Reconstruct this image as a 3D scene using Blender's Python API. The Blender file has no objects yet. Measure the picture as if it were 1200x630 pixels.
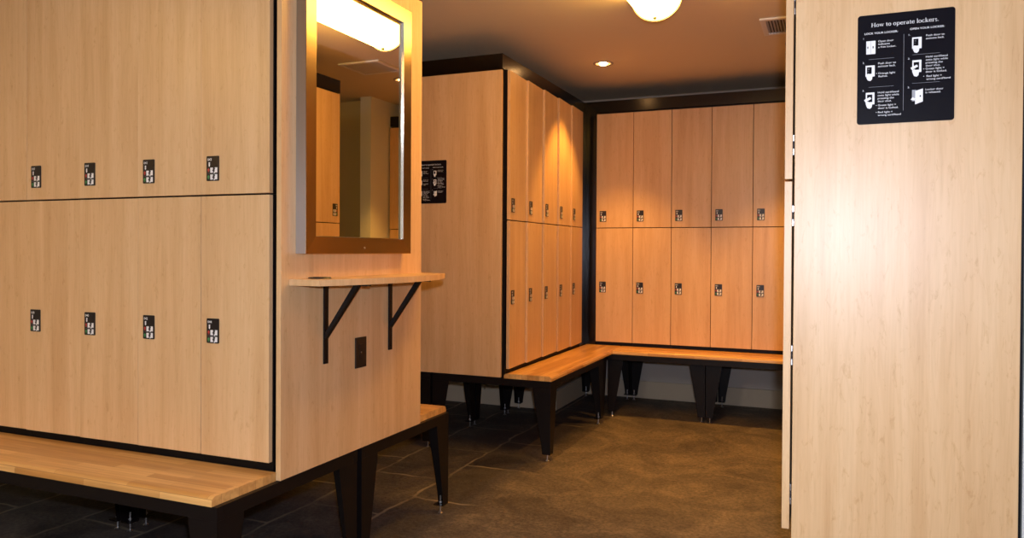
import bpy, bmesh, math, random
from mathutils import Vector, Matrix
random.seed(7)
SC = bpy.context.scene
COL = SC.collection
PI = math.pi

# ------------------------------------------------------------------ dimensions (metres)
CAMZ = 1.2735
W = 0.3049                      # locker door width
ZB, ZS, ZT = 0.545, 1.4635, 2.3835
ZPB, ZPT = 0.490, 2.392         # end panels
ZCB, ZCT = 2.400, 2.492         # black crown
ZH = 2.62                       # ceiling
YA, XA, YA2 = 2.0825, -1.720, 3.0355
XB, YB = -1.851, 4.340
YC, XC0 = 6.007, -1.7823
XD, YD, XD2 = -0.0966, 2.1388, 0.4094
ZBE, TBE, BD = 0.517, 0.030, 0.289
YWALL = 6.60

# ------------------------------------------------------------------ materials
def nt(name):
    m = bpy.data.materials.new(name); m.use_nodes = True
    n = m.node_tree.nodes; b = n['Principled BSDF']
    return m, n, m.node_tree.links, b

def ramp(n, stops):
    r = n.new('ShaderNodeValToRGB'); e = r.color_ramp.elements
    while len(e) > 1: e.remove(e[-1])
    e[0].position = stops[0][0]; e[0].color = (*stops[0][1], 1)
    for p, c in stops[1:]:
        k = e.new(p); k.color = (*c, 1)
    return r

def plain(name, col, rough=0.5, metal=0.0, spec=0.5, coat=0.0, bump=0.0, bscale=300, vary=.05):
    m, n, l, b = nt(name)
    b.inputs['Base Color'].default_value = (*col, 1)
    b.inputs['Roughness'].default_value = rough
    b.inputs['Metallic'].default_value = metal
    b.inputs['Specular IOR Level'].default_value = spec
    b.inputs['Coat Weight'].default_value = coat
    tc = n.new('ShaderNodeTexCoord'); no = n.new('ShaderNodeTexNoise')
    no.inputs['Scale'].default_value = bscale; no.inputs['Detail'].default_value = 3
    l.new(tc.outputs['Object'], no.inputs['Vector'])
    mr = n.new('ShaderNodeMapRange')
    mr.inputs['To Min'].default_value = max(0.0, rough - vary); mr.inputs['To Max'].default_value = min(1, rough + vary)
    l.new(no.outputs['Fac'], mr.inputs['Value']); l.new(mr.outputs['Result'], b.inputs['Roughness'])
    if bump:
        bp = n.new('ShaderNodeBump'); bp.inputs['Strength'].default_value = bump; bp.inputs['Distance'].default_value = 0.001
        l.new(no.outputs['Fac'], bp.inputs['Height']); l.new(bp.outputs['Normal'], b.inputs['Normal'])
    return m

def maple():
    m, n, l, b = nt('maple_laminate')
    tc = n.new('ShaderNodeTexCoord'); oi = n.new('ShaderNodeObjectInfo')
    ad = n.new('ShaderNodeVectorMath'); ad.operation = 'ADD'
    mu = n.new('ShaderNodeVectorMath'); mu.operation = 'SCALE'; mu.inputs['Scale'].default_value = 37.0
    l.new(oi.outputs['Random'], mu.inputs[0]); l.new(tc.outputs['Object'], ad.inputs[0]); l.new(mu.outputs['Vector'], ad.inputs[1])
    def noise(sc, detail, dist=0.0, rough=0.5):
        mp = n.new('ShaderNodeMapping'); mp.inputs['Scale'].default_value = sc
        l.new(ad.outputs['Vector'], mp.inputs['Vector'])
        no = n.new('ShaderNodeTexNoise'); no.inputs['Scale'].default_value = 1.0
        no.inputs['Detail'].default_value = detail; no.inputs['Distortion'].default_value = dist
        no.inputs['Roughness'].default_value = rough
        l.new(mp.outputs['Vector'], no.inputs['Vector']); return no
    broad = noise((14, 14, 0.9), 3, 0.6)
    fine = noise((150, 150, 5), 3, 0.2, 0.65)
    cath = noise((30, 30, 2.2), 2, 1.6)
    r1 = ramp(n, [(0.28, (0.610, 0.372, 0.178)), (0.50, (0.680, 0.440, 0.225)), (0.75, (0.730, 0.495, 0.270))])
    l.new(broad.outputs['Fac'], r1.inputs['Fac'])
    r2 = ramp(n, [(0.35, (0.945, 0.93, 0.91)), (0.6, (1, 1, 1))])
    l.new(fine.outputs['Fac'], r2.inputs['Fac'])
    r3 = ramp(n, [(0.44, (1, 1, 1)), (0.50, (0.965, 0.945, 0.92)), (0.54, (1, 1, 1))])
    l.new(cath.outputs['Fac'], r3.inputs['Fac'])
    x1 = n.new('ShaderNodeMix'); x1.data_type = 'RGBA'; x1.blend_type = 'MULTIPLY'; x1.inputs['Factor'].default_value = 1
    l.new(r1.outputs['Color'], x1.inputs['A']); l.new(r2.outputs['Color'], x1.inputs['B'])
    x2 = n.new('ShaderNodeMix'); x2.data_type = 'RGBA'; x2.blend_type = 'MULTIPLY'; x2.inputs['Factor'].default_value = 1
    l.new(x1.outputs['Result'], x2.inputs['A']); l.new(r3.outputs['Color'], x2.inputs['B'])
    fleck = noise((70, 70, 22), 4, 0.8, 0.7)
    r4 = ramp(n, [(0.30, (0.88, 0.82, 0.74)), (0.42, (1, 1, 1)), (0.66, (1, 1, 1)), (0.80, (1.06, 1.07, 1.08))])
    l.new(fleck.outputs['Fac'], r4.inputs['Fac'])
    x3 = n.new('ShaderNodeMix'); x3.data_type = 'RGBA'; x3.blend_type = 'MULTIPLY'; x3.inputs['Factor'].default_value = 1
    l.new(x2.outputs['Result'], x3.inputs['A']); l.new(r4.outputs['Color'], x3.inputs['B'])
    l.new(x3.outputs['Result'], b.inputs['Base Color'])
    b.inputs['Roughness'].default_value = 0.385
    b.inputs['Specular IOR Level'].default_value = 0.5
    bp = n.new('ShaderNodeBump'); bp.inputs['Strength'].default_value = 0.05; bp.inputs['Distance'].default_value = 0.001
    l.new(fine.outputs['Fac'], bp.inputs['Height']); l.new(bp.outputs['Normal'], b.inputs['Normal'])
    return m

def butcher(name, swap):
    """edge-glued strips of solid beech running along the bench"""
    m, n, l, b = nt(name)
    tc = n.new('ShaderNodeTexCoord'); mp = n.new('ShaderNodeMapping')
    if swap: mp.inputs['Rotation'].default_value = (0, 0, PI / 2)
    l.new(tc.outputs['Object'], mp.inputs['Vector'])
    br = n.new('ShaderNodeTexBrick'); br.inputs['Scale'].default_value = 1.0
    br.inputs['Brick Width'].default_value = 0.34; br.inputs['Row Height'].default_value = 0.038
    br.inputs['Mortar Size'].default_value = 0.0006; br.inputs['Mortar Smooth'].default_value = 0.2
    br.offset = 0.43; br.squash = 1.0
    br.inputs['Color1'].default_value = (0.50, 0.245, 0.065, 1); br.inputs['Color2'].default_value = (0.76, 0.45, 0.16, 1)
    br.inputs['Mortar'].default_value = (0.36, 0.17, 0.06, 1)
    l.new(mp.outputs['Vector'], br.inputs['Vector'])
    m2 = n.new('ShaderNodeMapping'); m2.inputs['Scale'].default_value = (3, 60, 60); l.new(mp.outputs['Vector'], m2.inputs['Vector'])
    no = n.new('ShaderNodeTexNoise'); no.inputs['Scale'].default_value = 1.0; no.inputs['Detail'].default_value = 3
    l.new(m2.outputs['Vector'], no.inputs['Vector'])
    r = ramp(n, [(0.3, (0.82, 0.76, 0.70)), (0.65, (1.05, 1.05, 1.05))]); l.new(no.outputs['Fac'], r.inputs['Fac'])
    x = n.new('ShaderNodeMix'); x.data_type = 'RGBA'; x.blend_type = 'MULTIPLY'; x.inputs['Factor'].default_value = 1
    l.new(br.outputs['Color'], x.inputs['A']); l.new(r.outputs['Color'], x.inputs['B'])
    l.new(x.outputs['Result'], b.inputs['Base Color'])
    b.inputs['Roughness'].default_value = 0.33; b.inputs['Coat Weight'].default_value = 0.25; b.inputs['Coat Roughness'].default_value = 0.25
    return m

def floor_mat():
    m, n, l, b = nt('slate_and_concrete_floor')
    tc = n.new('ShaderNodeTexCoord')
    def noise(s, d, dist=0, rough=.55):
        no = n.new('ShaderNodeTexNoise'); no.inputs['Scale'].default_value = s; no.inputs['Detail'].default_value = d
        no.inputs['Distortion'].default_value = dist; no.inputs['Roughness'].default_value = rough
        l.new(tc.outputs['Object'], no.inputs['Vector']); return no
    a = noise(2.6, 10, 1.2, .68); f = noise(55, 6, 0.5, .72)
    r1 = ramp(n, [(0.30, (0.062, 0.049, 0.040)), (0.48, (0.125, 0.098, 0.073)), (0.70, (0.235, 0.180, 0.120))])
    l.new(a.outputs['Fac'], r1.inputs['Fac'])
    r2 = ramp(n, [(0.33, (0.42, 0.42, 0.44)), (0.60, (1.12, 1.12, 1.1))]); l.new(f.outputs['Fac'], r2.inputs['Fac'])
    x1 = n.new('ShaderNodeMix'); x1.data_type = 'RGBA'; x1.blend_type = 'MULTIPLY'; x1.inputs['Factor'].default_value = 1
    l.new(r1.outputs['Color'], x1.inputs['A']); l.new(r2.outputs['Color'], x1.inputs['B'])
    # pale mortar joints between the slates (left strip of the floor, x < -1.6)
    wob = n.new('ShaderNodeVectorMath'); wob.operation = 'MULTIPLY_ADD'
    wn = noise(3.0, 3); wob.inputs[1].default_value = (0.10, 0.10, 0.0)
    l.new(wn.outputs['Color'], wob.inputs[0]); l.new(tc.outputs['Object'], wob.inputs[2])
    mp = n.new('ShaderNodeMapping'); mp.inputs['Rotation'].default_value = (0, 0, PI / 2); mp.inputs['Location'].default_value = (0.1, 1.95, 0)
    l.new(wob.outputs['Vector'], mp.inputs['Vector'])
    br = n.new('ShaderNodeTexBrick'); br.inputs['Scale'].default_value = 1; br.inputs['Brick Width'].default_value = 0.62
    br.inputs['Row Height'].default_value = 0.42; br.inputs['Mortar Size'].default_value = 0.011; br.inputs['Mortar Smooth'].default_value = 0.6
    br.inputs['Color1'].default_value = (0.75, 0.76, 0.80, 1); br.inputs['Color2'].default_value = (1, 1, 1, 1); br.inputs['Mortar'].default_value = (1, 1, 1, 1)
    l.new(mp.outputs['Vector'], br.inputs['Vector'])
    sx = n.new('ShaderNodeSeparateXYZ'); l.new(tc.outputs['Object'], sx.inputs['Vector'])
    mr = n.new('ShaderNodeMapRange'); mr.inputs['From Min'].default_value = -1.72; mr.inputs['From Max'].default_value = -1.60
    mr.inputs['To Min'].default_value = 1; mr.inputs['To Max'].default_value = 0
    l.new(sx.outputs['X'], mr.inputs['Value'])
    slate = n.new('ShaderNodeMix'); slate.data_type = 'RGBA'; slate.blend_type = 'MULTIPLY'
    l.new(mr.outputs['Result'], slate.inputs['Factor']); l.new(x1.outputs['Result'], slate.inputs['A'])
    tone = n.new('ShaderNodeMix'); tone.data_type = 'RGBA'; tone.blend_type = 'MULTIPLY'; tone.inputs['Factor'].default_value = 1
    l.new(br.outputs['Color'], tone.inputs['A']); tone.inputs['B'].default_value = (0.62, 0.66, 0.80, 1)
    l.new(tone.outputs['Result'], slate.inputs['B'])
    brk = ramp(n, [(0.40, (0.25, 0.25, 0.25)), (0.60, (1, 1, 1))]); l.new(wn.outputs['Fac'], brk.inputs['Fac'])
    fm = n.new('ShaderNodeMath'); fm.operation = 'MULTIPLY'
    l.new(br.outputs['Fac'], fm.inputs[0]); l.new(mr.outputs['Result'], fm.inputs[1])
    fm2 = n.new('ShaderNodeMath'); fm2.operation = 'MULTIPLY'; l.new(fm.outputs[0], fm2.inputs[0]); l.new(brk.outputs['Color'], fm2.inputs[1])
    jm = n.new('ShaderNodeMix'); jm.data_type = 'RGBA'
    l.new(fm2.outputs[0], jm.inputs['Factor']); l.new(slate.outputs['Result'], jm.inputs['A']); jm.inputs['B'].default_value = (0.24, 0.20, 0.145, 1)
    l.new(jm.outputs['Result'], b.inputs['Base Color'])
    b.inputs['Roughness'].default_value = 0.62; b.inputs['Specular IOR Level'].default_value = 0.35
    bp = n.new('ShaderNodeBump'); bp.inputs['Strength'].default_value = 0.5; bp.inputs['Distance'].default_value = 0.003
    ma = n.new('ShaderNodeMath'); ma.operation = 'ADD'; l.new(a.outputs['Fac'], ma.inputs[0]); l.new(f.outputs['Fac'], ma.inputs[1])
    l.new(ma.outputs[0], bp.inputs['Height']); l.new(bp.outputs['Normal'], b.inputs['Normal'])
    return m

def emit(name, col, s):
    m, n, l, b = nt(name)
    b.inputs['Base Color'].default_value = (0.9, 0.88, 0.82, 1)
    b.inputs['Emission Color'].default_value = (*col, 1); b.inputs['Emission Strength'].default_value = s
    return m

WARM = (1.0, 0.46, 0.08)
M = dict(
    maple=maple(), bench_x=butcher('butcher_block_lengthwise', False), bench_y=butcher('butcher_block_crosswise', True), floor=floor_mat(),
    black=plain('black_laminate', (0.004, 0.003, 0.003), 0.5, spec=0.2),
    crown=plain('glossy_black_laminate', (0.003, 0.002, 0.002), 0.22, spec=0.5),
    steel=plain('black_powder_coated_steel', (0.006, 0.004, 0.004), 0.42, spec=0.25, bump=0.1),
    zinc=plain('zinc_plated_steel', (0.70, 0.70, 0.72), 0.28, 1.0),
    brushed=plain('brushed_stainless_frame', (0.37, 0.26, 0.17), 0.22, 1.0),
    chrome=plain('polished_steel_edge', (0.85, 0.85, 0.86), 0.14, 1.0), side=plain('satin_steel_side', (0.42, 0.41, 0.40), 0.32, 1.0),
    mirror=plain('mirror_silver', (0.93, 0.93, 0.91), 0.0, 1.0, vary=0),
    ceil=plain('ceiling_paint', (0.74, 0.65, 0.48), 0.9, bump=0.15, bscale=120),
    wall=plain('grey_wall_paint', (0.44, 0.39, 0.34), 0.85, bump=0.1, bscale=120),
    wally=plain('ochre_wall_paint', (0.50, 0.42, 0.22), 0.85, bump=0.1, bscale=120),
    wallp=plain('pale_wall_paint', (0.62, 0.64, 0.60), 0.85, bump=0.1, bscale=120),
    base=plain('bare_plywood_baseboard', (0.50, 0.41, 0.29), 0.7, bump=0.2, bscale=60),
    outlet=plain('dark_brown_plastic', (0.018, 0.011, 0.008), 0.35),
    signb=plain('sign_black', (0.006, 0.006, 0.010), 0.16, spec=0.3),
    white=plain('printed_white', (0.80, 0.80, 0.80), 0.5),
    grey=plain('printed_grey', (0.30, 0.31, 0.33), 0.5),
    lockb=plain('lock_black', (0.010, 0.007, 0.008), 0.4),
    red=plain('printed_red', (0.45, 0.05, 0.04), 0.5),
    green=plain('printed_green', (0.05, 0.25, 0.08), 0.5),
    vent=plain('grey_enamel_vent', (0.45, 0.46, 0.48), 0.4),
    ventw=plain('white_enamel_vent', (0.78, 0.75, 0.70), 0.35),
    dark=plain('duct_dark', (0.03, 0.03, 0.035), 0.8),
    trimw=plain('downlight_trim', (0.42, 0.36, 0.28), 0.5),
    diffuser=emit('lit_diffuser', (1.0, 0.53, 0.10), 28.5), diffuser_w=emit('lit_diffuser_white_lamp', (1.0, 0.97, 0.95), 70.0),
    bulb=emit('lit_bulb', (1.0, 0.52, 0.18), 60.0),
)

# ------------------------------------------------------------------ mesh helpers
def box(bm, x0, x1, y0, y1, z0, z1, bev=0.0, mat=0):
    r = bmesh.ops.create_cube(bm, size=1.0)
    vs = r['verts']
    for v in vs:
        v.co = Vector((x0 + (v.co.x + .5) * (x1 - x0), y0 + (v.co.y + .5) * (y1 - y0), z0 + (v.co.z + .5) * (z1 - z0)))
    fs = set(f for v in vs for f in v.link_faces)
    for f in fs: f.material_index = mat
    if bev:
        es = list(set(e for v in vs for e in v.link_edges))
        bmesh.ops.bevel(bm, geom=es, offset=bev, segments=2, affect='EDGES', profile=0.5)
    return vs

def prism(bm, pts, axis, a0, a1, mat=0, bev=0.0):
    """extrude a polygon (2-D points) along axis from a0 to a1"""
    def mk(p, a):
        return {'x': (a, p[0], p[1]), 'y': (p[0], a, p[1]), 'z': (p[0], p[1], a)}[axis]
    lo = [bm.verts.new(mk(p, a0)) for p in pts]; hi = [bm.verts.new(mk(p, a1)) for p in pts]
    fs = [bm.faces.new(lo), bm.faces.new(list(reversed(hi)))]
    k = len(pts)
    for i in range(k): fs.append(bm.faces.new((lo[i], hi[i], hi[(i + 1) % k], lo[(i + 1) % k])))
    for f in fs: f.material_index = mat
    bmesh.ops.recalc_face_normals(bm, faces=fs)
    return fs

def cyl(bm, p0, p1, r, seg=16, r2=None, mat=0):
    p0, p1 = Vector(p0), Vector(p1); d = p1 - p0
    q = Vector((0, 0, 1)).rotation_difference(d)
    mtx = Matrix.Translation((p0 + p1) / 2) @ q.to_matrix().to_4x4()
    r_ = bmesh.ops.create_cone(bm, cap_ends=True, segments=seg, radius1=r, radius2=r if r2 is None else r2, depth=d.length, matrix=mtx)
    for f in set(f for v in r_['verts'] for f in v.link_faces): f.material_index = mat

def obj(name, bm, mats, parent=None, loc=None, rz=0.0, smooth=False):
    me = bpy.data.meshes.new(name)
    bmesh.ops.recalc_face_normals(bm, faces=bm.faces[:])
    bm.to_mesh(me); bm.free()
    for m in (mats if isinstance(mats, (list, tuple)) else [mats]): me.materials.append(m)
    if smooth:
        for p in me.polygons: p.use_smooth = True
    o = bpy.data.objects.new(name, me); COL.objects.link(o)
    if loc is not None: o.location = loc
    o.rotation_euler[2] = rz
    if parent is not None: o.parent = parent
    return o

def tag(o, label, cat, group=None):
    o['label'] = label; o['category'] = cat
    if group: o['group'] = group
    return o

def empty(name, loc=(0, 0, 0), rz=0.0):
    o = bpy.data.objects.new(name, None); COL.objects.link(o); o.location = loc; o.rotation_euler = (0, 0, rz)
    o.empty_display_size = 0.1
    return o

def NB(): return bmesh.new()

def struct(name, bm, m):
    o = obj(name, bm, m); o['kind'] = 'structure'; return o

# text ---------------------------------------------------------------
_txt = {}
def text_geo(s, bold=0.0):
    if (s, bold) in _txt: return _txt[(s, bold)]
    cu = bpy.data.curves.new('tmp_text', 'FONT'); cu.body = s; cu.size = 1.0; cu.resolution_u = 3; cu.offset = bold
    o = bpy.data.objects.new('tmp_text', cu); COL.objects.link(o)
    dg = bpy.context.evaluated_depsgraph_get(); me = bpy.data.meshes.new_from_object(o.evaluated_get(dg))
    vs = [v.co.copy() for v in me.vertices]; fs = [tuple(p.vertices) for p in me.polygons]
    bpy.data.objects.remove(o); bpy.data.curves.remove(cu); bpy.data.meshes.remove(me)
    _txt[(s, bold)] = (vs, fs); return vs, fs

def put_text(bm, s, x, z, size, y, mat=0, bold=0.0, sx=1.0):
    """text in the local xz plane facing -y, baseline start (x, z)"""
    vs, fs = text_geo(s, bold)
    nv = [bm.verts.new((x + v.x * size * sx, y, z + v.y * size)) for v in vs]
    for f in fs:
        try: bm.faces.new([nv[i] for i in f]).material_index = mat
        except ValueError: pass
    return max((v.x for v in vs), default=0) * size * sx

def poly(bm, pts, y, mat=0):
    vs = [bm.verts.new((p[0], y, p[1])) for p in pts]
    f = bm.faces.new(vs); f.material_index = mat
    return f

def rect(bm, x0, x1, z0, z1, y, mat=0): poly(bm, [(x0, z0), (x1, z0), (x1, z1), (x0, z1)], y, mat)

# a small roman (serif) alphabet for the sign title: strokes are (x0,z0,x1,z1,width), arcs are (cx,cz,rx,rz,a0,a1,thick,thin)
def serif(x0, z, w): return ('s', x0 - w / 2, z, x0 + w / 2, z, 0.035)
GL = {
    'H': (0.80, [('s', .16, 0, .16, .7, .11), ('s', .62, 0, .62, .7, .11), ('s', .16, .36, .62, .36, .045), serif(.16, .017, .28), serif(.16, .683, .28), serif(.62, .017, .28), serif(.62, .683, .28)]),
    'o': (0.54, [('a', .26, .235, .19, .225, 0, 360, .10, .04)]),
    'w': (0.74, [('s', .08, .46, .23, .02, .10), ('s', .23, .02, .37, .44, .04), ('s', .36, .46, .52, .02, .10), ('s', .52, .02, .66, .46, .04), serif(.09, .45, .2), serif(.37, .45, .18), serif(.64, .45, .18)]),
    't': (0.36, [('s', .16, .1, .16, .60, .10), ('s', .02, .45, .30, .45, .04), ('a', .25, .11, .09, .10, 180, 310, .08, .05)]),
    'p': (0.58, [('s', .13, -.2, .13, .46, .10), ('a', .30, .235, .19, .225, -140, 140, .10, .04), serif(.13, -.19, .24), serif(.08, .45, .12)]),
    'e': (0.50, [('a', .26, .235, .19, .225, 15, 330, .10, .04), ('s', .10, .26, .42, .26, .04)]),
    'r': (0.42, [('s', .14, 0, .14, .46, .10), ('a', .29, .30, .13, .15, 40, 150, .08, .05), serif(.14, .017, .26), serif(.09, .45, .12)]),
    'a': (0.50, [('s', .36, .04, .36, .34, .10), ('a', .23, .33, .13, .13, 0, 160, .07, .05), ('a', .22, .13, .14, .12, 20, 340, .09, .04), ('s', .36, .03, .46, .03, .05)]),
    'l': (0.28, [('s', .14, 0, .14, .74, .10), serif(.14, .017, .24), serif(.09, .725, .12)]),
    'c': (0.48, [('a', .26, .235, .19, .225, 45, 325, .10, .04)]),
    'k': (0.58, [('s', .14, 0, .14, .74, .10), ('s', .16, .2, .40, .44, .04), ('s', .24, .28, .46, .02, .10), serif(.14, .017, .24), serif(.09, .725, .12), serif(.42, .45, .2), serif(.47, .017, .2)]),
    's': (0.42, [('a', .20, .345, .12, .11, 30, 270, .07, .05), ('a', .20, .12, .13, .115, -150, 90, .07, .05)]),
    '.': (0.24, [('s', .10, 0, .10, .09, .09)]), ' ': (0.26, []),
}
def serif_text(bm, s, x, z, size, y, mat=0):
    cx = x
    for ch in s:
        adv, st = GL[ch]
        for k in st:
            if k[0] == 's':
                _, xa, za, xb, zb, w = k
                d = Vector((xb - xa, zb - za)); nrm = Vector((-d.y, d.x)).normalized() * w / 2
                P = [(xa + nrm.x, za + nrm.y), (xa - nrm.x, za - nrm.y), (xb - nrm.x, zb - nrm.y), (xb + nrm.x, zb + nrm.y)]
                poly(bm, [(cx + p[0] * size, z + p[1] * size) for p in P], y, mat)
            else:
                _, ax, az, rx, rz, a0, a1, tk, tn = k
                N = max(4, int(abs(a1 - a0) / 24)); pr = None
                for i in range(N + 1):
                    a = math.radians(a0 + (a1 - a0) * i / N); w = tn + (tk - tn) * abs(math.cos(a))
                    c, s_ = math.cos(a), math.sin(a)
                    cur = ((ax + (rx + w / 2) * c, az + (rz + w / 2) * s_), (ax + (rx - w / 2) * c, az + (rz - w / 2) * s_))
                    if pr: poly(bm, [(cx + p[0] * size, z + p[1] * size) for p in (pr[0], cur[0], cur[1], pr[1])], y, mat)
                    pr = cur
        cx += adv * size
    return cx - x

# ------------------------------------------------------------------ the room
bm = NB(); box(bm, -6.2, 3.0, -3.0, YWALL + .1, -0.10, 0.0); struct('floor', bm, M['floor'])
bm = NB(); box(bm, -6.2, 3.0, -3.0, YWALL + .1, ZH, ZH + .1); struct('ceiling', bm, M['ceil'])
bm = NB(); box(bm, -6.2, 0.47, YWALL, YWALL + .1, 0, ZH); struct('wall_back', bm, M['wall'])
bm = NB(); box(bm, -6.3, -6.2, -3.0, YWALL + .1, 0, ZH); struct('wall_left', bm, M['wallp'])
bm = NB(); box(bm, 3.0, 3.1, -3.0, YWALL + .1, 0, ZH); struct('wall_right', bm, M['wally'])
bm = NB(); box(bm, -6.3, 3.1, -3.1, -3.0, 0, ZH); struct('wall_front', bm, M['wallp'])
bm = NB(); box(bm, 0.47, 3.0, 5.86, 5.96, 0, ZH); struct('wall_alcove', bm, M['wally'])
bm = NB(); box(bm, 0.365, 0.475, 5.72, YWALL, 0, ZH); struct('wall_pier', bm, M['wallp'])
bm = NB(); box(bm, 0.4205, 0.56, 2.155, 4.66, 0, ZH); struct('wall_partition', bm, M['wallp'])
bm = NB(); box(bm, -4.6, -2.05, 5.80, YWALL - .001, 0, 0.42); struct('wall_plinth', bm, M['wall'])
bm = NB(); box(bm, -2.03, 0.36, YWALL - .02, YWALL - .001, 0, 0.148, .002); struct('baseboard_back', bm, M['base'])
bm = NB(); box(bm, -4.6, -2.05, 5.78, 5.80, 0, 0.152, .002); struct('baseboard_plinth', bm, M['base'])
bm = NB(); box(bm, -2.05, -2.035, 5.78, YWALL - .022, 0, 0.152, .002); struct('baseboard_return', bm, M['base'])

# ------------------------------------------------------------------ lockers
LOCKW, LOCKH = 0.054, 0.087
def lock_bm(num):
    """black lock plate with white pictograms, 0.054 x 0.087, local origin at lower left, facing -y"""
    bm = NB()
    pts = []
    r = .003
    for cx, cz, a0 in ((LOCKW - r, r, -90), (LOCKW - r, LOCKH - r, 0), (r, LOCKH - r, 90), (r, r, 180)):
        for i in range(4):
            a = math.radians(a0 + 30 * i); pts.append((cx + r * math.cos(a), cz + r * math.sin(a)))
    prism(bm, pts, 'y', -0.0035, 0.0, 0)
    y = -0.0040
    put_text(bm, num, .0050, .0705, .0125, y, 1, 0.01)
    # key symbol
    for dz in (0, .0045, .009):
        rect(bm, .0095, .0165, .0530 + dz, .0555 + dz, y, 1)
    rect(bm, .0110, .0150, .0500, .0650, y - .0001, 1)
    # padlock marks
    for z0, mi in ((.0345, 2), (.0100, 3)):
        poly(bm, [(.0060, z0), (.0130, z0), (.0145, z0 + .005), (.0095, z0 + .011), (.0045, z0 + .005)], y, mi)
        rect(bm, .0070, .0120, z0 - .004, z0 - .001, y, mi)
    for z0 in (.0275, .0035):
        # two open-door pictograms with a card held to them
        rect(bm, .0175, .0295, z0 + .0005, z0 + .0185, y, 1)
        rect(bm, .0265, .0315, z0 + .0070, z0 + .0110, y - .0001, 0)
        rect(bm, .0370, .0490, z0 + .0010, z0 + .0190, y, 1)
        poly(bm, [(.0330, z0 - .002), (.0370, z0 - .002), (.0395, z0 + .004), (.0350, z0 + .005)], y, 1)
        poly(bm, [(.0345, z0 + .0110), (.0400, z0 + .0150), (.0380, z0 + .0180), (.0345, z0 + .0160)], y - .0001, 0)
        rect(bm, .0250, .0262, z0 + .0125, z0 + .0150, y - .0001, 0)
    rect(bm, .0060, .0480, .0252, .0256, y, 4)
    return bm
LM = [M['lockb'], M['white'], M['red'], M['green'], M['grey']]

DT = 0.019
body_mesh = {}
def locker(label, group, x, y, rz, tier, num, ajar, gap=0.0015, depth=0.46, dy=0.0, hinges=True, b0=.0006, b1=.0006):
    """one compartment: local x along the front, local y into the wall; y=0 is the outer face of a closed door"""
    z0, z1 = (ZS + .003, ZT) if tier else (ZB, ZS - .003)
    t = empty('locker', (x, y, z0 - (.004 if tier else .03)), rz); zo = t.location.z
    tag(t, label, 'locker', group)
    bt = (z1 + .012 if tier else ZS - .0015)
    bb = (ZS - .0005 if tier else ZPB + .004)
    bm = NB(); fr = DT + .0045
    # open fronted carcass: two sides, top, bottom and back
    box(bm, b0, b0 + .0114, fr, fr + depth, bb - zo, bt - zo); box(bm, W - b1 - .0114, W - b1, fr, fr + depth, bb - zo, bt - zo)
    box(bm, b0 + .0114, W - b1 - .0114, fr, fr + depth, bb - zo, bb - zo + .012 if tier else .545 + .01 - zo)
    box(bm, b0 + .0114, W - b1 - .0114, fr, fr + depth, bt - zo - .012, bt - zo)
    box(bm, b0 + .0114, W - b1 - .0114, fr + depth - .008, fr + depth, bb - zo + .012, bt - zo - .012)
    obj('body', bm, M['black'], t)
    bm = NB(); w = W - 2 * gap
    box(bm, -w, 0, 0, DT, 0, z1 - z0, .0009)
    d = obj('door', bm, M['maple'], t, (W - gap, dy, z0 - zo), ajar)
    bm = lock_bm(num)
    lz = (1.514 if tier else 0.9425) - z0
    lk = obj('lock', bm, LM, d, (-w + .0285, -0.0002, lz))
    lk['label'] = 'black lock plate with white pictograms numbered ' + num if label_num(num) else 'black lock plate with white pictograms'
    if hinges:
        for hz in (.09, (z1 - z0) * .5, z1 - z0 - .09):
            bm = NB()
            box(bm, -.034, -.006, DT + .0003, DT + .0040, hz - .026, hz - .010, .0005)
            box(bm, -.034, -.006, DT + .0003, DT + .0040, hz + .010, hz + .026, .0005)
            box(bm, -.026, -.010, DT + .0004, DT + .0032, hz - .010, hz + .010, .0004, 1)
            cyl(bm, (-.018, DT + .001, hz - .005), (-.018, DT + .001, hz + .005), .0028, 8)
            obj('hinge', bm, [M['zinc'], M['dark']], d)
    return t
NUMS_SEEN = {'%03d' % k for k in range(35, 45)}
def label_num(n): return n in NUMS_SEEN

ORD = ['first', 'second', 'third', 'fourth', 'fifth', 'sixth', 'seventh', 'eighth']
rnd = random.Random(3)
# A: the near bank on the left, doors facing the camera
XAD = -1.769
for k in range(8):
    for tier in (1, 0):
        n = (43 if tier else 44) - 2 * k
        place = 'beside the mirror end panel' if k == 0 else '%s column from the mirror end panel' % ORD[k]
        if k < 4: lab = '%s maple locker %03d of the near left bank, %s' % ('upper' if tier else 'lower', n, place)
        else: lab = '%s maple locker of the near left bank, %s column from the mirror end panel' % ('upper' if tier else 'lower', ORD[k])
        if k == 4: lab = '%s maple locker cut off by the left edge of the photo' % ('upper' if tier else 'lower')
        locker(lab, 'lockers of the near left bank', XAD - (k + 1) * W, YA, 0, tier, '%03d' % n,
               math.radians({(3, 1): .25, (0, 0): .30, (1, 0): .55}.get((k, tier), 0.7 + rnd.random() * .35)), gap=.0025, dy=.002)
# B: the bank behind the mirror, doors facing right
for k in range(5):
    for tier in (1, 0):
        place = {0: 'nearest its end panel with the sign', 4: 'farthest back, by the black corner post'}.get(k, '%s column back from its end panel' % ORD[k])
        lab = '%s maple locker of the side bank, %s' % ('upper' if tier else 'lower', place)
        locker(lab, 'lockers of the side bank behind the mirror', XB, YB + .004 + k * W, PI / 2, tier, '%03d' % (45 + 2 * k + (0 if tier else 1)),
               math.radians(2.2 + rnd.random() * .6), dy=.004, b0=.0162 if k == 0 else .0006)
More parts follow.
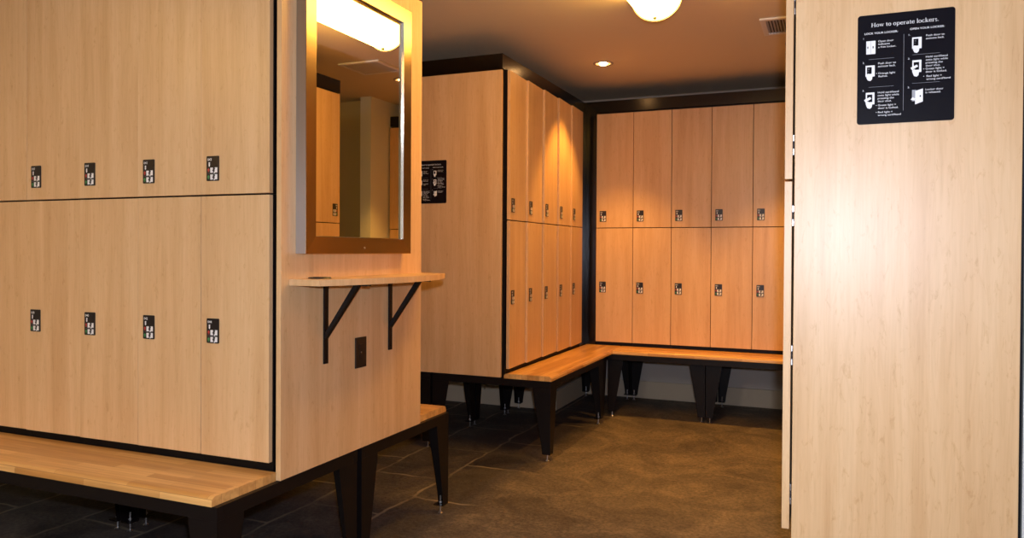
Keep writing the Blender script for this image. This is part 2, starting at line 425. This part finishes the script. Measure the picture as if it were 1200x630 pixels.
# C: the bank on the back wall
for k in range(7):
    for tier in (1, 0):
        place = {0: 'next to the corner post', 4: 'last before the near right panel hides them'}.get(k, '%s column from the corner post' % ORD[k])
        lab = '%s maple locker of the back wall bank, %s' % ('upper' if tier else 'lower', place)
        if k == 6: lab = '%s maple locker at the right end of the back wall bank, seen in the mirror' % ('upper' if tier else 'lower')
        if k == 5: lab = '%s maple locker of the back wall bank, just behind the near right panel' % ('upper' if tier else 'lower')
        locker(lab, 'lockers of the back wall bank', XC0 + k * W, YC, 0, tier, '%03d' % (55 + 2 * k + (0 if tier else 1)),
               math.radians(.1 + rnd.random() * .25), gap=.0022)
# D: the near right bank, doors facing left (its doors are seen edge-on and in the mirror)
for k in range(8):
    for tier in (1, 0):
        place = 'edge-on next to the pale end panel' if k == 0 else '%s column behind the pale end panel' % ORD[k]
        if k == 7: place = 'farthest column, reflected in the mirror'
        lab = '%s maple locker of the right bank, %s' % ('upper' if tier else 'lower', place)
        locker(lab, 'lockers of the right bank', XD - .0245, YD + .0005 + (k + 1) * W, -PI / 2, tier, '%03d' % (69 + 2 * k + (0 if tier else 1)), math.radians(0.0 if k == 0 else .1 + rnd.random() * .3), b1=.0206 if k == 0 else .0006)

# ------------------------------------------------------------------ end panels, fillers, crowns
def panel(label, *b):
    bm = NB(); box(bm, *b, .0012)
    return tag(obj('end_panel', bm, M['maple']), label, 'end panel')
panel('maple end panel of the near left bank, carrying the mirror and shelf', XA - .0196, XA, YA, YA2, ZPB, ZPT)
panel('maple end panel of the side bank behind the mirror, with a black sign', -2.83, -1.896, YB, YB + .0195, ZPB, ZPT)
panel('pale flash-lit maple end panel at the right, with a black instruction sign', XD, XD2, YD, YD + .0195, ZPB, ZPT)

def solid(name, label, cat, mat, *b, bev=.0015):
    bm = NB(); box(bm, *b, bev); return tag(obj(name, bm, mat), label, cat)
solid('crown_board', 'black crown board along the top of the side bank behind the mirror', 'crown board', M['crown'], -2.83, -1.893, YB, YWALL - .002, ZCB - .003, ZCT)
solid('crown_board', 'black crown board along the top of the back wall lockers', 'crown board', M['crown'], -1.892, .362, YC + .024, YWALL - .002, ZCB - .0005, ZCT)
solid('crown_board', 'black crown board above the right bank, seen in the mirror', 'crown board', M['crown'], XD + .001, XD2, YD, 4.62, ZCB - .0005, ZCT)
solid('crown_board', 'black crown board on top of the near left bank, above the mirror', 'crown board', M['crown'], -4.2, XA, YA + .02, YA2, ZCB - .0005, ZCT)
bm = NB()
box(bm, -1.895, -1.873, YB + .008 + 5 * W, YC + .028, ZBE + .001, ZCB - .001, .001)
box(bm, -1.8725, XC0 - .002, YC + .006, YC + .028, ZBE + .001, ZCB - .001, .001)
tag(obj('corner_post', bm, M['crown']), 'black corner post between the side bank and the back wall lockers', 'corner post')
solid('backing_board', 'black board edging the right side of the near right panel', 'backing board', M['black'], XD2 - .003, XD2 + .009, YD + .0202, 4.62, ZPB, ZPT)
# back rows of the double-sided banks
def back_row(label, x0, x1, y0, y1):
    t = empty('locker_bank', ((x0 + x1) / 2, (y0 + y1) / 2, ZPB)); tag(t, label, 'locker bank')
    cx, cy, cz = t.location
    bm = NB(); box(bm, x0 - cx, x1 - cx, y0 - cy, y1 - cy, .004, ZPT - .004 - cz); obj('body', bm, M['black'], t)
    return t, cx, cy, cz
t, cx, cy, cz = back_row('rear row of lockers backing onto the near left bank', -4.2, XA - .021, 2.572, 3.015)
for k in range(8):
    for z0, z1 in ((ZB, ZS - .003), (ZS + .003, ZT)):
        bm = NB(); box(bm, 0, W - .003, 0, DT, z0 - cz, z1 - cz, .0008); obj('door', bm, M['maple'], t, (-4.19 + k * W - cx, 3.0165 - cy, 0))
t, cx, cy, cz = back_row('rear row of lockers backing onto the side bank behind the mirror', -2.81, -2.345, YB + .021, 6.0)
for k in range(5):
    for z0, z1 in ((ZB, ZS - .003), (ZS + .003, ZT)):
        bm = NB(); box(bm, -DT, 0, 0, W - .003, z0 - cz, z1 - cz, .0008); obj('door', bm, M['maple'], t, (-2.8115 - cx, YB + .03 + k * W - cy, 0))

# ------------------------------------------------------------------ bench bases
ZF1, ZF0 = ZBE - TBE - .0005, 0.442
def leg(bmf, t, o3, x, y, sx, sy, wt=.115, wb=.052):
    """tapered angle-steel leg, vertical outer corner at (x,y), flanges running sx, sy; foot plate and levelling stud below"""
    ox, oy, oz = o3; th = .004; zb, zt = .046, ZF0 - .001
    bm = NB(); X, Y = x - ox, y - oy
    P = [(0, zb - oz), (wb, zb - oz), (wb + .006, zb + .05 - oz), (wt, zt - .02 - oz), (wt, zt - oz), (0, zt - oz)]
    prism(bm, [(X + sx * p, q) for p, q in P], 'y', Y, Y + sy * th)
    prism(bm, [(Y + sy * (p if p > 0 else th * 1.01), q) for p, q in P], 'x', X, X + sx * th)
    box(bm, min(X, X + sx * wb), max(X, X + sx * wb), min(Y, Y + sy * wb), max(Y, Y + sy * wb), zb - .004 - oz, zb - oz)
    # cap plate
    box(bm, min(X, X + sx * wt), max(X, X + sx * wt), min(Y, Y + sy * wt), max(Y, Y + sy * wt), zt - oz, zt + .0009 - oz)
    lg = obj('leg', bm, M['steel'], t)
    bm = NB(); ux, uy = X + sx * .027, Y + sy * .027
    cyl(bm, (ux, uy, .006 - oz), (ux, uy, .085 - oz), .0042, 10)
    cyl(bm, (ux, uy, 0.0005 - oz), (ux, uy, .006 - oz), .013, 16, .008)
    cyl(bm, (ux, uy, .051 - oz), (ux, uy, .056 - oz), .009, 6)
    s = obj('levelling_foot', bm, M['zinc'], lg); s['label'] = 'bright zinc levelling stud'
    return lg

def bench(label, slab, frame, legs, mat, cross=()):
    """slab and frame are (x0,x1,y0,y1)"""
    o3 = ((slab[0] + slab[1]) / 2, (slab[2] + slab[3]) / 2, 0.0)
    t = empty('locker_room_bench', o3); tag(t, label, 'bench', 'benches at the foot of the lockers')
    ox, oy, oz = o3
    bm = NB(); vs = box(bm, slab[0] - ox, slab[1] - ox, slab[2] - oy, slab[3] - oy, ZBE - TBE, ZBE)
    es = [e for e in bm.edges if all(v.co.z > ZBE - .001 for v in e.verts) and e.calc_length() > 1.0]
    bmesh.ops.bevel(bm, geom=es, offset=.019, segments=7, affect='EDGES', profile=0.5)
    obj('seat', bm, mat, t)
    bm = NB(); w = .026
    x0, x1, y0, y1 = frame[0] - ox, frame[1] - ox, frame[2] - oy, frame[3] - oy
    box(bm, x0, x1, y0, y0 + w, ZF0, ZF1, .001); box(bm, x0, x1, y1 - w, y1, ZF0, ZF1, .001)
    box(bm, x0, x0 + w, y0 + w, y1 - w, ZF0, ZF1, .001); box(bm, x1 - w, x1, y0 + w, y1 - w, ZF0, ZF1, .001)
    for ax, v in cross:
        if ax == 'x': box(bm, v - ox - w / 2, v - ox + w / 2, y0 + w, y1 - w, ZF0, ZF1, .001)
        else: box(bm, x0 + w, x1 - w, v - oy - w / 2, v - oy + w / 2, ZF0, ZF1, .001)
    obj('frame', bm, M['steel'], t)
    for L in legs: leg(None, t, o3, *L)
    return t

XE = XA - .004           # end of the frames under the near left bank
XJ = XE - 1.235          # module joint
bench('butcher block bench in front of the near left bank, on black tapered legs',
      (-4.21, XE - .0175, YA - BD, YA + .021), (-4.22, XE, YA - BD + .004, 2.545),
      [(XE - .001, YA - BD + .005, -1, 1), (XE - .001, 2.543, -1, -1), (XJ + .012, 2.543, 1, -1), (XJ - .012, 2.543, -1, -1),
       (XJ + .012, YA - BD + .005, 1, 1), (XJ - .012, YA - BD + .005, -1, 1), (-4.19, 2.543, 1, -1), (-4.19, YA - BD + .005, 1, 1)], M['bench_x'], [('x', XJ), ('y', YA + .04)])
bench('butcher block bench on the far side of the near left bank, only its end showing',
      (-4.21, XE - .0175, YA2 - .0175, YA2 + BD), (-4.22, XE, 2.573, YA2 + BD - .004),
      [(XE - .001, YA2 + BD - .005, -1, -1), (XE - .001, 2.575, -1, 1), (XJ + .012, 2.575, 1, 1), (XJ - .012, 2.575, -1, 1),
       (XJ + .012, YA2 + BD - .005, 1, -1), (XJ - .012, YA2 + BD - .005, -1, -1), (-4.19, 2.575, 1, 1)], M['bench_x'], [('x', XJ), ('y', YA2 - .04)])
XBF = XB + BD
bench('butcher block bench along the orange-lit side bank behind the mirror',
      (-1.872, XBF, YB, YC + .004), (-2.375, XBF - .004, YB + .002, 5.494),
      [(XBF - .005, YB + .003, -1, 1), (XBF - .005, 5.491, -1, -1), (-2.374, YB + .003, 1, 1), (-2.374, 5.491, 1, -1)], M['bench_y'], [('x', -1.91), ('y', 5.25)])
bench('butcher block bench running along the back wall lockers',
      (XBF + .001, .355, YC - BD, YC + .021), (-1.880 + .28, .358, YC - BD + .004, 6.50),
      [(-1.599, YC - BD + .020, 1, 1), (-1.599, 6.498, 1, -1), (-.874, YC - BD + .085, -1, 1), (-.868, YC - BD + .085, 1, 1),
       (-.876, 6.498, -1, -1), (-.864, 6.498, 1, -1), (.355, YC - BD + .095, -1, 1), (.355, 6.498, -1, -1)], M['bench_x'], [('x', -.87), ('y', YC + .035)])
# the corner frame behind the bench corner and the far side frame of the side bank
def base_frame(label, x0, x1, y0, y1, legs):
    o3 = ((x0 + x1) / 2, (y0 + y1) / 2, 0); t = empty('locker_stand', o3); tag(t, label, 'locker stand'); ox, oy, _ = o3
    bm = NB(); w = .026
    for b in ((x0, x1, y0, y0 + w), (x0, x1, y1 - w, y1), (x0, x0 + w, y0 + w, y1 - w), (x1 - w, x1, y0 + w, y1 - w)):
        box(bm, b[0] - ox, b[1] - ox, b[2] - oy, b[3] - oy, ZF0, ZF1, .001)
    obj('frame', bm, M['steel'], t)
    for L in legs: leg(None, t, o3, *L)
base_frame('black steel stand on tapered legs in the corner under the lockers', -2.375, -1.603, 5.497, 6.50, [(-2.029, 6.498, 1, -1), (-1.604, 6.498, -1, -1), (-2.374, 5.775, 1, -1), (-2.374, 5.50, 1, 1), (-1.604, 5.60, -1, 1)])
base_frame('black steel stand on tapered legs under the near right bank', XD + .002, XD2 - .002, YD + .001, 4.59, [(XD+.003, YD+.002, 1, 1), (XD2-.003, YD+.002, -1, 1), (XD+.003, 4.589, 1, -1), (XD2-.003, 4.589, -1, -1), (XD+.003, 3.36, 1, 1), (XD2-.003, 3.36, -1, 1)])
base_frame('black steel stand under the far side of the bank behind the mirror', -3.15, -2.39, YB + .002, 5.76,
           [(-2.391, YB + .003, -1, 1), (-2.391, 5.018, -1, -1), (-2.391, 5.042, -1, 1), (-3.149, YB + .003, 1, 1), (-3.149, 5.75, 1, -1)])
bm = NB(); box(bm, -2.735, -2.655, 5.742, 5.7795, .127, .166, .002); struct('wood_block', bm, M['base'])  # small pale wood block nailed to the front of the plinth baseboard

# ------------------------------------------------------------------ mirror on the end panel
MX = -1.678; MY0, MY1, MZ0, MZ1 = 2.159, 2.872, 1.260, 2.294; FW = .060
t = empty('wall_mirror', (XA, (MY0 + MY1) / 2, MZ0)); tag(t, 'rectangular mirror in a brushed steel frame on the maple end panel', 'mirror')
ox, oy, oz = t.location
def ring(bm, x, y0, y1, z0, z1, ix, iy0, iy1, iz0, iz1, mat=0):
    o_ = [(y0, z0), (y1, z0), (y1, z1), (y0, z1)]; i_ = [(iy0, iz0), (iy1, iz0), (iy1, iz1), (iy0, iz1)]
    ov = [bm.verts.new((x - ox, a - oy, b - oz)) for a, b in o_]; iv = [bm.verts.new((ix - ox, a - oy, b - oz)) for a, b in i_]
    for k in range(4):
        f = bm.faces.new((ov[k], ov[(k + 1) % 4], iv[(k + 1) % 4], iv[k])); f.material_index = mat
gx = MX - .014
bm = NB()
g = .0015
ring(bm, MX, MY0 + g, MY1 - g, MZ0 + g, MZ1 - g, MX - .002, MY0 + FW, MY1 - FW, MZ0 + FW, MZ1 - FW)
ring(bm, MX, MY0 + g, MY1 - g, MZ0 + g, MZ1 - g, MX - g, MY0, MY1, MZ0, MZ1)
# mitred: outer side walls
ring(bm, MX - g, MY0, MY1, MZ0, MZ1, XA + .0005, MY0, MY1, MZ0, MZ1, 1)
# back
vs = [bm.verts.new((XA + .0005 - ox, a - oy, b - oz)) for a, b in ((MY0, MZ0), (MY0, MZ1), (MY1, MZ1), (MY1, MZ0))]; bm.faces.new(vs)
obj('frame', bm, [M['brushed'], M['side']], t)
bm = NB()
ring(bm, MX - .002, MY0 + FW, MY1 - FW, MZ0 + FW, MZ1 - FW, gx, MY0 + FW + .003, MY1 - FW - .003, MZ0 + FW + .003, MZ1 - FW - .003)
lip = obj('inner_edge', bm, M['chrome'], t); lip['label'] = 'polished steel inner edge'
bm = NB()
box(bm, gx - .004 - ox, gx - ox, MY0 + FW + .001 - oy, MY1 - FW - .001 - oy, MZ0 + FW + .001 - oz, MZ1 - FW - .001 - oz)
gl = obj('mirror_glass', bm, M['mirror'], t); gl['label'] = 'silvered mirror glass'
bm = NB(); cyl(bm, (MX - .001 - ox, 2.52 - oy, MZ0 + .022 - oz), (MX + .0015 - ox, 2.52 - oy, MZ0 + .022 - oz), .004, 12)
obj('screw', bm, M['zinc'], t)

# ------------------------------------------------------------------ half-moon shelf below it
SZ1, SZ0 = 1.1725, 1.1505
t = empty('wall_shelf', (XA, 2.57, SZ0)); tag(t, 'bow-fronted maple shelf on two black brackets below the mirror', 'shelf')
ox, oy, oz = t.location
CY, AY, D0, BW = 2.578, .452, .125, .095
pts = [(0.0005, -AY)]
for i in range(0, 41):
    u = -1 + 2 * i / 40
    pts.append((D0 + BW * (1 - u * u), AY * u))
pts.append((0.0005, AY))
q = []
for p in pts:
    p = (p[0], p[1] + CY - oy)
    if not q or (Vector(q[-1]) - Vector(p)).length > 1e-4: q.append(p)
bm = NB(); fs = prism(bm, q, 'z', 0, SZ1 - SZ0)
obj('board', bm, M['maple'], t)
for yb in (2.327, 2.770):
    bm = NB(); y = yb - oy; h = .0125
    box(bm, .0005, .0065, y - h, y + h, .856 - oz, -.0005, .0008)
    box(bm, .0065, .190, y - h, y + h, -.0055, -.0005, .0008)
    z0 = .958 - oz
    prism(bm, [(.0065, z0 - .012), (.0065, z0 + .012), (.128, -.0056), (.150, -.0056)], 'y', y - h * .8, y + h * .8)
    for zz in (.875, .96, 1.06): cyl(bm, (.0065, y, zz - oz), (.0085, y, zz - oz), .0045, 10)
    obj('bracket', bm, M['steel'], t)
bm = NB(); c = (-1.668 - ox, 2.225 - oy)
cyl(bm, (c[0], c[1], SZ1 - SZ0 + .0003), (c[0], c[1], SZ1 - SZ0 + .0050), .041, 32, .038)
cyl(bm, (c[0], c[1], SZ1 - SZ0 + .0050), (c[0], c[1], SZ1 - SZ0 + .0062), .024, 32, .023)
cyl(bm, (c[0], c[1], -.006), (c[0], c[1], -.0003), .028, 24)
gm = obj('cable_grommet', bm, M['outlet'], t, smooth=False); gm['label'] = 'round dark cable grommet'

# ------------------------------------------------------------------ outlet
t = empty('power_outlet', (XA, 2.553, .871)); tag(t, 'black duplex power outlet on the maple end panel below the shelf', 'outlet')
bm = NB(); box(bm, .0004, .0062, -.037, .037, -.060, .060, .0015); obj('cover_plate', bm, M['outlet'], t)
for dz in (-.0195, .0195):
    bm = NB()
    pts = [(.0165 * max(-.93, min(.93, math.cos(a))), dz + .0150 * max(-.85, min(.85, math.sin(a)))) for a in [2 * PI * i / 24 for i in range(24)]]
    prism(bm, pts, 'x', .0063, .0078)
    obj('receptacle', bm, M['lockb'], t)
bm = NB(); cyl(bm, (.0063, 0, 0), (.0076, 0, 0), .003, 10); obj('screw', bm, M['zinc'], t)

# ------------------------------------------------------------------ instruction signs
SW, SH = .216, .2745
def icon_door(bm, x, z, y, w=.021, h=.033):
    rect(bm, x, x + w, z, z + h, y, 0)
    rect(bm, x + w * .49, x + w * .52, z + .001, z + h - .001, y - .0001, 2)
    for dx in (.0035, w - .0055): rect(bm, x + dx - .001, x + dx + .0012, z + h * .44, z + h * .60, y - .0001, 1)
def hand(bm, x, z, y):
    poly(bm, [(x, z + .012), (x - .002, z + .006), (x + .001, z - .001), (x + .007, z - .003), (x + .011, z + .001), (x + .012, z + .008), (x + .009, z + .011), (x + .004, z + .010), (x + .003, z + .016), (x + .001, z + .016)], y, 0)
def icon_push(bm, x, z, y):
    rect(bm, x, x + .021, z + .008, z + .036, y, 0)
    rect(bm, x + .003, x + .014, z + .015, z + .032, y - .0001, 1)
    rect(bm, x + .005, x + .009, z + .0265, z + .0275, y - .0002, 2); rect(bm, x + .005, x + .007, z + .021, z + .022, y - .0002, 2)
    hand(bm, x + .004, z, y - .0002)
def icon_card(bm, x, z, y):
    rect(bm, x + .001, x + .021, z + .008, z + .038, y, 0)
    rect(bm, x + .004, x + .016, z + .014, z + .033, y - .0001, 1)
    poly(bm, [(x - .003, z + .020), (x + .011, z + .027), (x + .014, z + .022), (x, z + .014)], y - .0002, 0)
    hand(bm, x + .004, z, y - .0003)
def icon_open(bm, x, z, y):
    rect(bm, x, x + .009, z + .006, z + .034, y, 2)
    poly(bm, [(x + .007, z - .002), (x + .024, z + .004), (x + .024, z + .036), (x + .007, z + .031)], y - .0001, 0)
    rect(bm, x + .017, x + .0195, z + .016, z + .020, y - .0002, 1)
    poly(bm, [(x - .003, z + .010), (x + .006, z + .008), (x + .007, z + .013), (x + .001, z + .016)], y - .0002, 0)

def sign(label, x, y, z):
    t = empty('instruction_sign', (x, y, z)); tag(t, label, 'sign', 'locker instruction signs')
    bm = NB(); pts = []; r = .007
    for cx, cz, a0 in ((SW - r, r, -90), (SW - r, SH - r, 0), (r, SH - r, 90), (r, r, 180)):
        for i in range(6):
            a = math.radians(a0 + 18 * i); pts.append((cx + r * math.cos(a), cz + r * math.sin(a)))
    prism(bm, pts, 'y', -.003, -.0003); obj('plate', bm, M['signb'], t)
    bm = NB(); Y = -.0034
    ttl = 'How to operate lockers.'
    full = sum(GL[c][0] for c in ttl); sz = .151 / full
    serif_text(bm, ttl, .0305, .2435, sz, Y, 0)
    def T(s, xx, zz, size=.0068, bold=0.0, mat=0): put_text(bm, s, xx, zz, size, Y, mat, bold, 1.12)
    T('LOCK YOUR LOCKER:', .0155, .2255, .0068, .01); T('OPEN YOUR LOCKER:', .1180, .2275, .0068, .01)
    X1, X2 = .0470, .1530
    # column 1
    T('1', .0120, .2140, .0060); icon_door(bm, .0200, .1760, Y)
    for i, s in enumerate(('Open door', 'indicates', 'a free locker.')): T(s, X1, .2045 - .0073 * i)
    rect(bm, .0260, .0830, .1625, .1630, Y, 2)
    T('2.', .0120, .1530, .0060); icon_push(bm, .0190, .1115, Y)
    for i, s in enumerate(('Push door to', 'activate lock.')): T(s, X1, .1490 - .0073 * i)
    T('\u2022 Orange light', X1 - .004, .1240); T('flashes.', X1 + .001, .1167)
    rect(bm, .0260, .0830, .0925, .0930, Y, 2)
    T('3.', .0120, .0830, .0060); icon_card(bm, .0190, .0415, Y)
    for i, s in enumerate(('Hold card/band', 'onto light while', 'pressing the', 'door shut.')): T(s, X1, .0760 - .0073 * i)
    T('\u2022 Green light =', X1 - .004, .0440); T('door is locked.', X1 + .001, .0367)
    T('\u2022 Red light =', X1 - .004, .0265); T('wrong card/band', X1 + .001, .0192)
    rect(bm, .1045, .1051, .0300, .2190, Y, 2)
    # column 2
    T('1.', .1140, .2140, .0060); icon_push(bm, .1230, .1725, Y)
    for i, s in enumerate(('Push door to', 'activate lock.')): T(s, X2, .2085 - .0073 * i)
    rect(bm, .1240, .1840, .1655, .1660, Y, 2)
    T('2.', .1140, .1550, .0060); icon_card(bm, .1230, .1140, Y)
    for i, s in enumerate(('Hold card/band', 'onto light while', 'pressing the', 'door shut.')): T(s, X2, .1560 - .0073 * i)
    T('\u2022 Green light =', X2 - .005, .1265); T('door is locked.', X2, .1192)
    T('\u2022  Red light =', X2 - .005, .1085); T('wrong card/band', X2 + .002, .1012)
    rect(bm, .1240, .1840, .0950, .0955, Y, 2)
    T('3.', .1140, .0840, .0060); icon_open(bm, .1240, .0450, Y)
    for i, s in enumerate(('Locker door', 'is released.')): T(s, X2, .0760 - .0073 * i)
    lt = obj('lettering', bm, [M['white'], M['signb'], M['grey']], t)
    lt['label'] = 'white printed instructions and pictograms'
    return t
sign('black how-to-operate-lockers sign on the pale near right panel', .0510, YD, 1.5985)
sign('black how-to-operate-lockers sign behind the mirror, partly hidden', -2.4930, YB, 1.5755)

# ------------------------------------------------------------------ ceiling fixtures
def bow_light(label, x, y0, y1, hw=.128, dp=.118, mat='diffuser'):
    t = empty('ceiling_light', (x, (y0 + y1) / 2, ZH)); tag(t, label, 'ceiling light'); h = (y1 - y0) / 2
    N = 20; top = -.012
    prof = [(hw * math.cos(PI + PI * i / N), top + dp * math.sin(PI + PI * i / N)) for i in range(N + 1)]
    bm = NB(); prism(bm, prof, 'y', -h + .012, h - .012)
    d = obj('diffuser', bm, M[mat], t, smooth=False); d['label'] = 'lit frosted bow-shaped diffuser'
    big = [(p[0] * 1.05, top + (p[1] - top) * 1.07) for p in prof]
    for s in (-1, 1):
        bm = NB(); prism(bm, big, 'y', s * h, s * (h - .0115))
        obj('end_cap', bm, M['trimw'], t)
        bm = NB(); cyl(bm, (0, s * (h - .055), top - dp + .002), (0, s * (h - .055), top - dp - .009), .010, 10)
        obj('thumb_nut', bm, M['dark'], t)
    bm = NB(); box(bm, -hw, hw, -h, h, top + .0004, -.0004, .001); obj('housing', bm, M['trimw'], t)
bow_light('lit bow-shaped ceiling light at the top of the photo, reflected in the mirror', -.868, 2.74, 4.02)
bow_light('bow-shaped ceiling light over the aisle in front of the near left bank', -3.7, -.7, .58)
bow_light('bow-shaped ceiling light overhead behind the camera', -1.5, -1.9, -.62, mat='diffuser_w')

def downlight(label, x, y, power):
    t = empty('downlight', (x, y, ZH)); tag(t, label, 'downlight', 'recessed downlights')
    bm = NB(); N = 32
    rings = [(.072, -.0004), (.070, -.006), (.050, -.006), (.046, -.0004)]
    vv = [[bm.verts.new((r * math.cos(2 * PI * i / N), r * math.sin(2 * PI * i / N), z)) for i in range(N)] for r, z in rings]
    for a, b in zip(vv, vv[1:]):
        for i in range(N): bm.faces.new((a[i], a[(i + 1) % N], b[(i + 1) % N], b[i]))
    obj('trim_ring', bm, M['trimw'], t, smooth=True)
    bm = NB(); bmesh.ops.create_uvsphere(bm, u_segments=20, v_segments=10, radius=.030, matrix=Matrix.Translation((0, 0, -.001)) @ Matrix.Diagonal((1, 1, .6, 1)))
    obj('bulb', bm, M['bulb'], t, smooth=True)
    L = bpy.data.lights.new('downlight_lamp', 'SPOT'); L.energy = power; L.color = WARM; L.spot_size = math.radians(86); L.spot_blend = .55; L.shadow_soft_size = .03
    lo = bpy.data.objects.new('downlight_lamp', L); COL.objects.link(lo); lo.location = (x, y, ZH - .045)
    return t
downlight('small lit downlight in the ceiling in front of the back lockers', -1.533, 5.318, 100)
downlight('small lit downlight seen at the right side of the mirror', -.232, 5.25, 115)

t = empty('ceiling_vent', (-.235, 4.805, ZH)); tag(t, 'square grey louvred air vent in the ceiling by the near right panel', 'vent')
bm = NB(); h = .172; w = .030
for b in ((-h, h, -h, -h + w), (-h, h, h - w, h), (-h, -h + w, -h + w, h - w), (h - w, h, -h + w, h - w)): box(bm, *b, -.012, -.0004, .001)
obj('frame', bm, M['ventw'], t)
bm = NB()
for i in range(17):
    xx = -.136 + i * .017
    prism(bm, [(xx - .006, -.002), (xx - .0045, -.002), (xx + .007, -.011), (xx + .0055, -.011)], 'y', -h + w + .0005, h - w - .0005)
obj('louvre', bm, M['vent'], t)
bm = NB(); box(bm, -h + w, h - w, -h + w, h - w, -.0015, -.0005); obj('duct', bm, M['dark'], t)

# ------------------------------------------------------------------ camera flash (the photo is lit by one) and room lamps
L = bpy.data.lights.new('camera_flash', 'SPOT'); L.energy = 165; L.spot_size = math.radians(135); L.spot_blend = .9; L.color = (.93, 1.01, 1.25); L.shadow_soft_size = .02
o = bpy.data.objects.new('camera_flash', L); COL.objects.link(o); o.location = (.035, -.01, CAMZ + .10); o.rotation_euler = (PI / 2 - .01, 0, .42)

# ------------------------------------------------------------------ world, camera, colour
wd = bpy.data.worlds.new('world'); SC.world = wd; wd.use_nodes = True
wd.node_tree.nodes['Background'].inputs[0].default_value = (1, .8, .6, 1); wd.node_tree.nodes['Background'].inputs[1].default_value = 0.02
cd = bpy.data.cameras.new('camera'); cam = bpy.data.objects.new('camera', cd); COL.objects.link(cam); SC.camera = cam
cd.sensor_width = 36; cd.lens = 897.94 * 36 / 1200; cd.shift_y = -(315 - 302.59) / 1200; cd.clip_start = .02
cam.matrix_world = Matrix.Translation((0, 0, CAMZ)) @ Matrix.Rotation(.3975, 4, 'Z') @ Matrix.Rotation(PI / 2 - .0097, 4, 'X') @ Matrix.Rotation(.0058, 4, 'Z')
SC.view_settings.view_transform = 'Standard'; SC.view_settings.look = 'None'; SC.view_settings.gamma = 1
SC.view_settings.use_curve_mapping = False; SC.view_settings.exposure = 0.0
SC.cycles.use_denoising = True
SC.cycles.max_bounces = 8; SC.cycles.diffuse_bounces = 5; SC.cycles.glossy_bounces = 5
SC.cycles.sample_clamp_indirect = 6.0
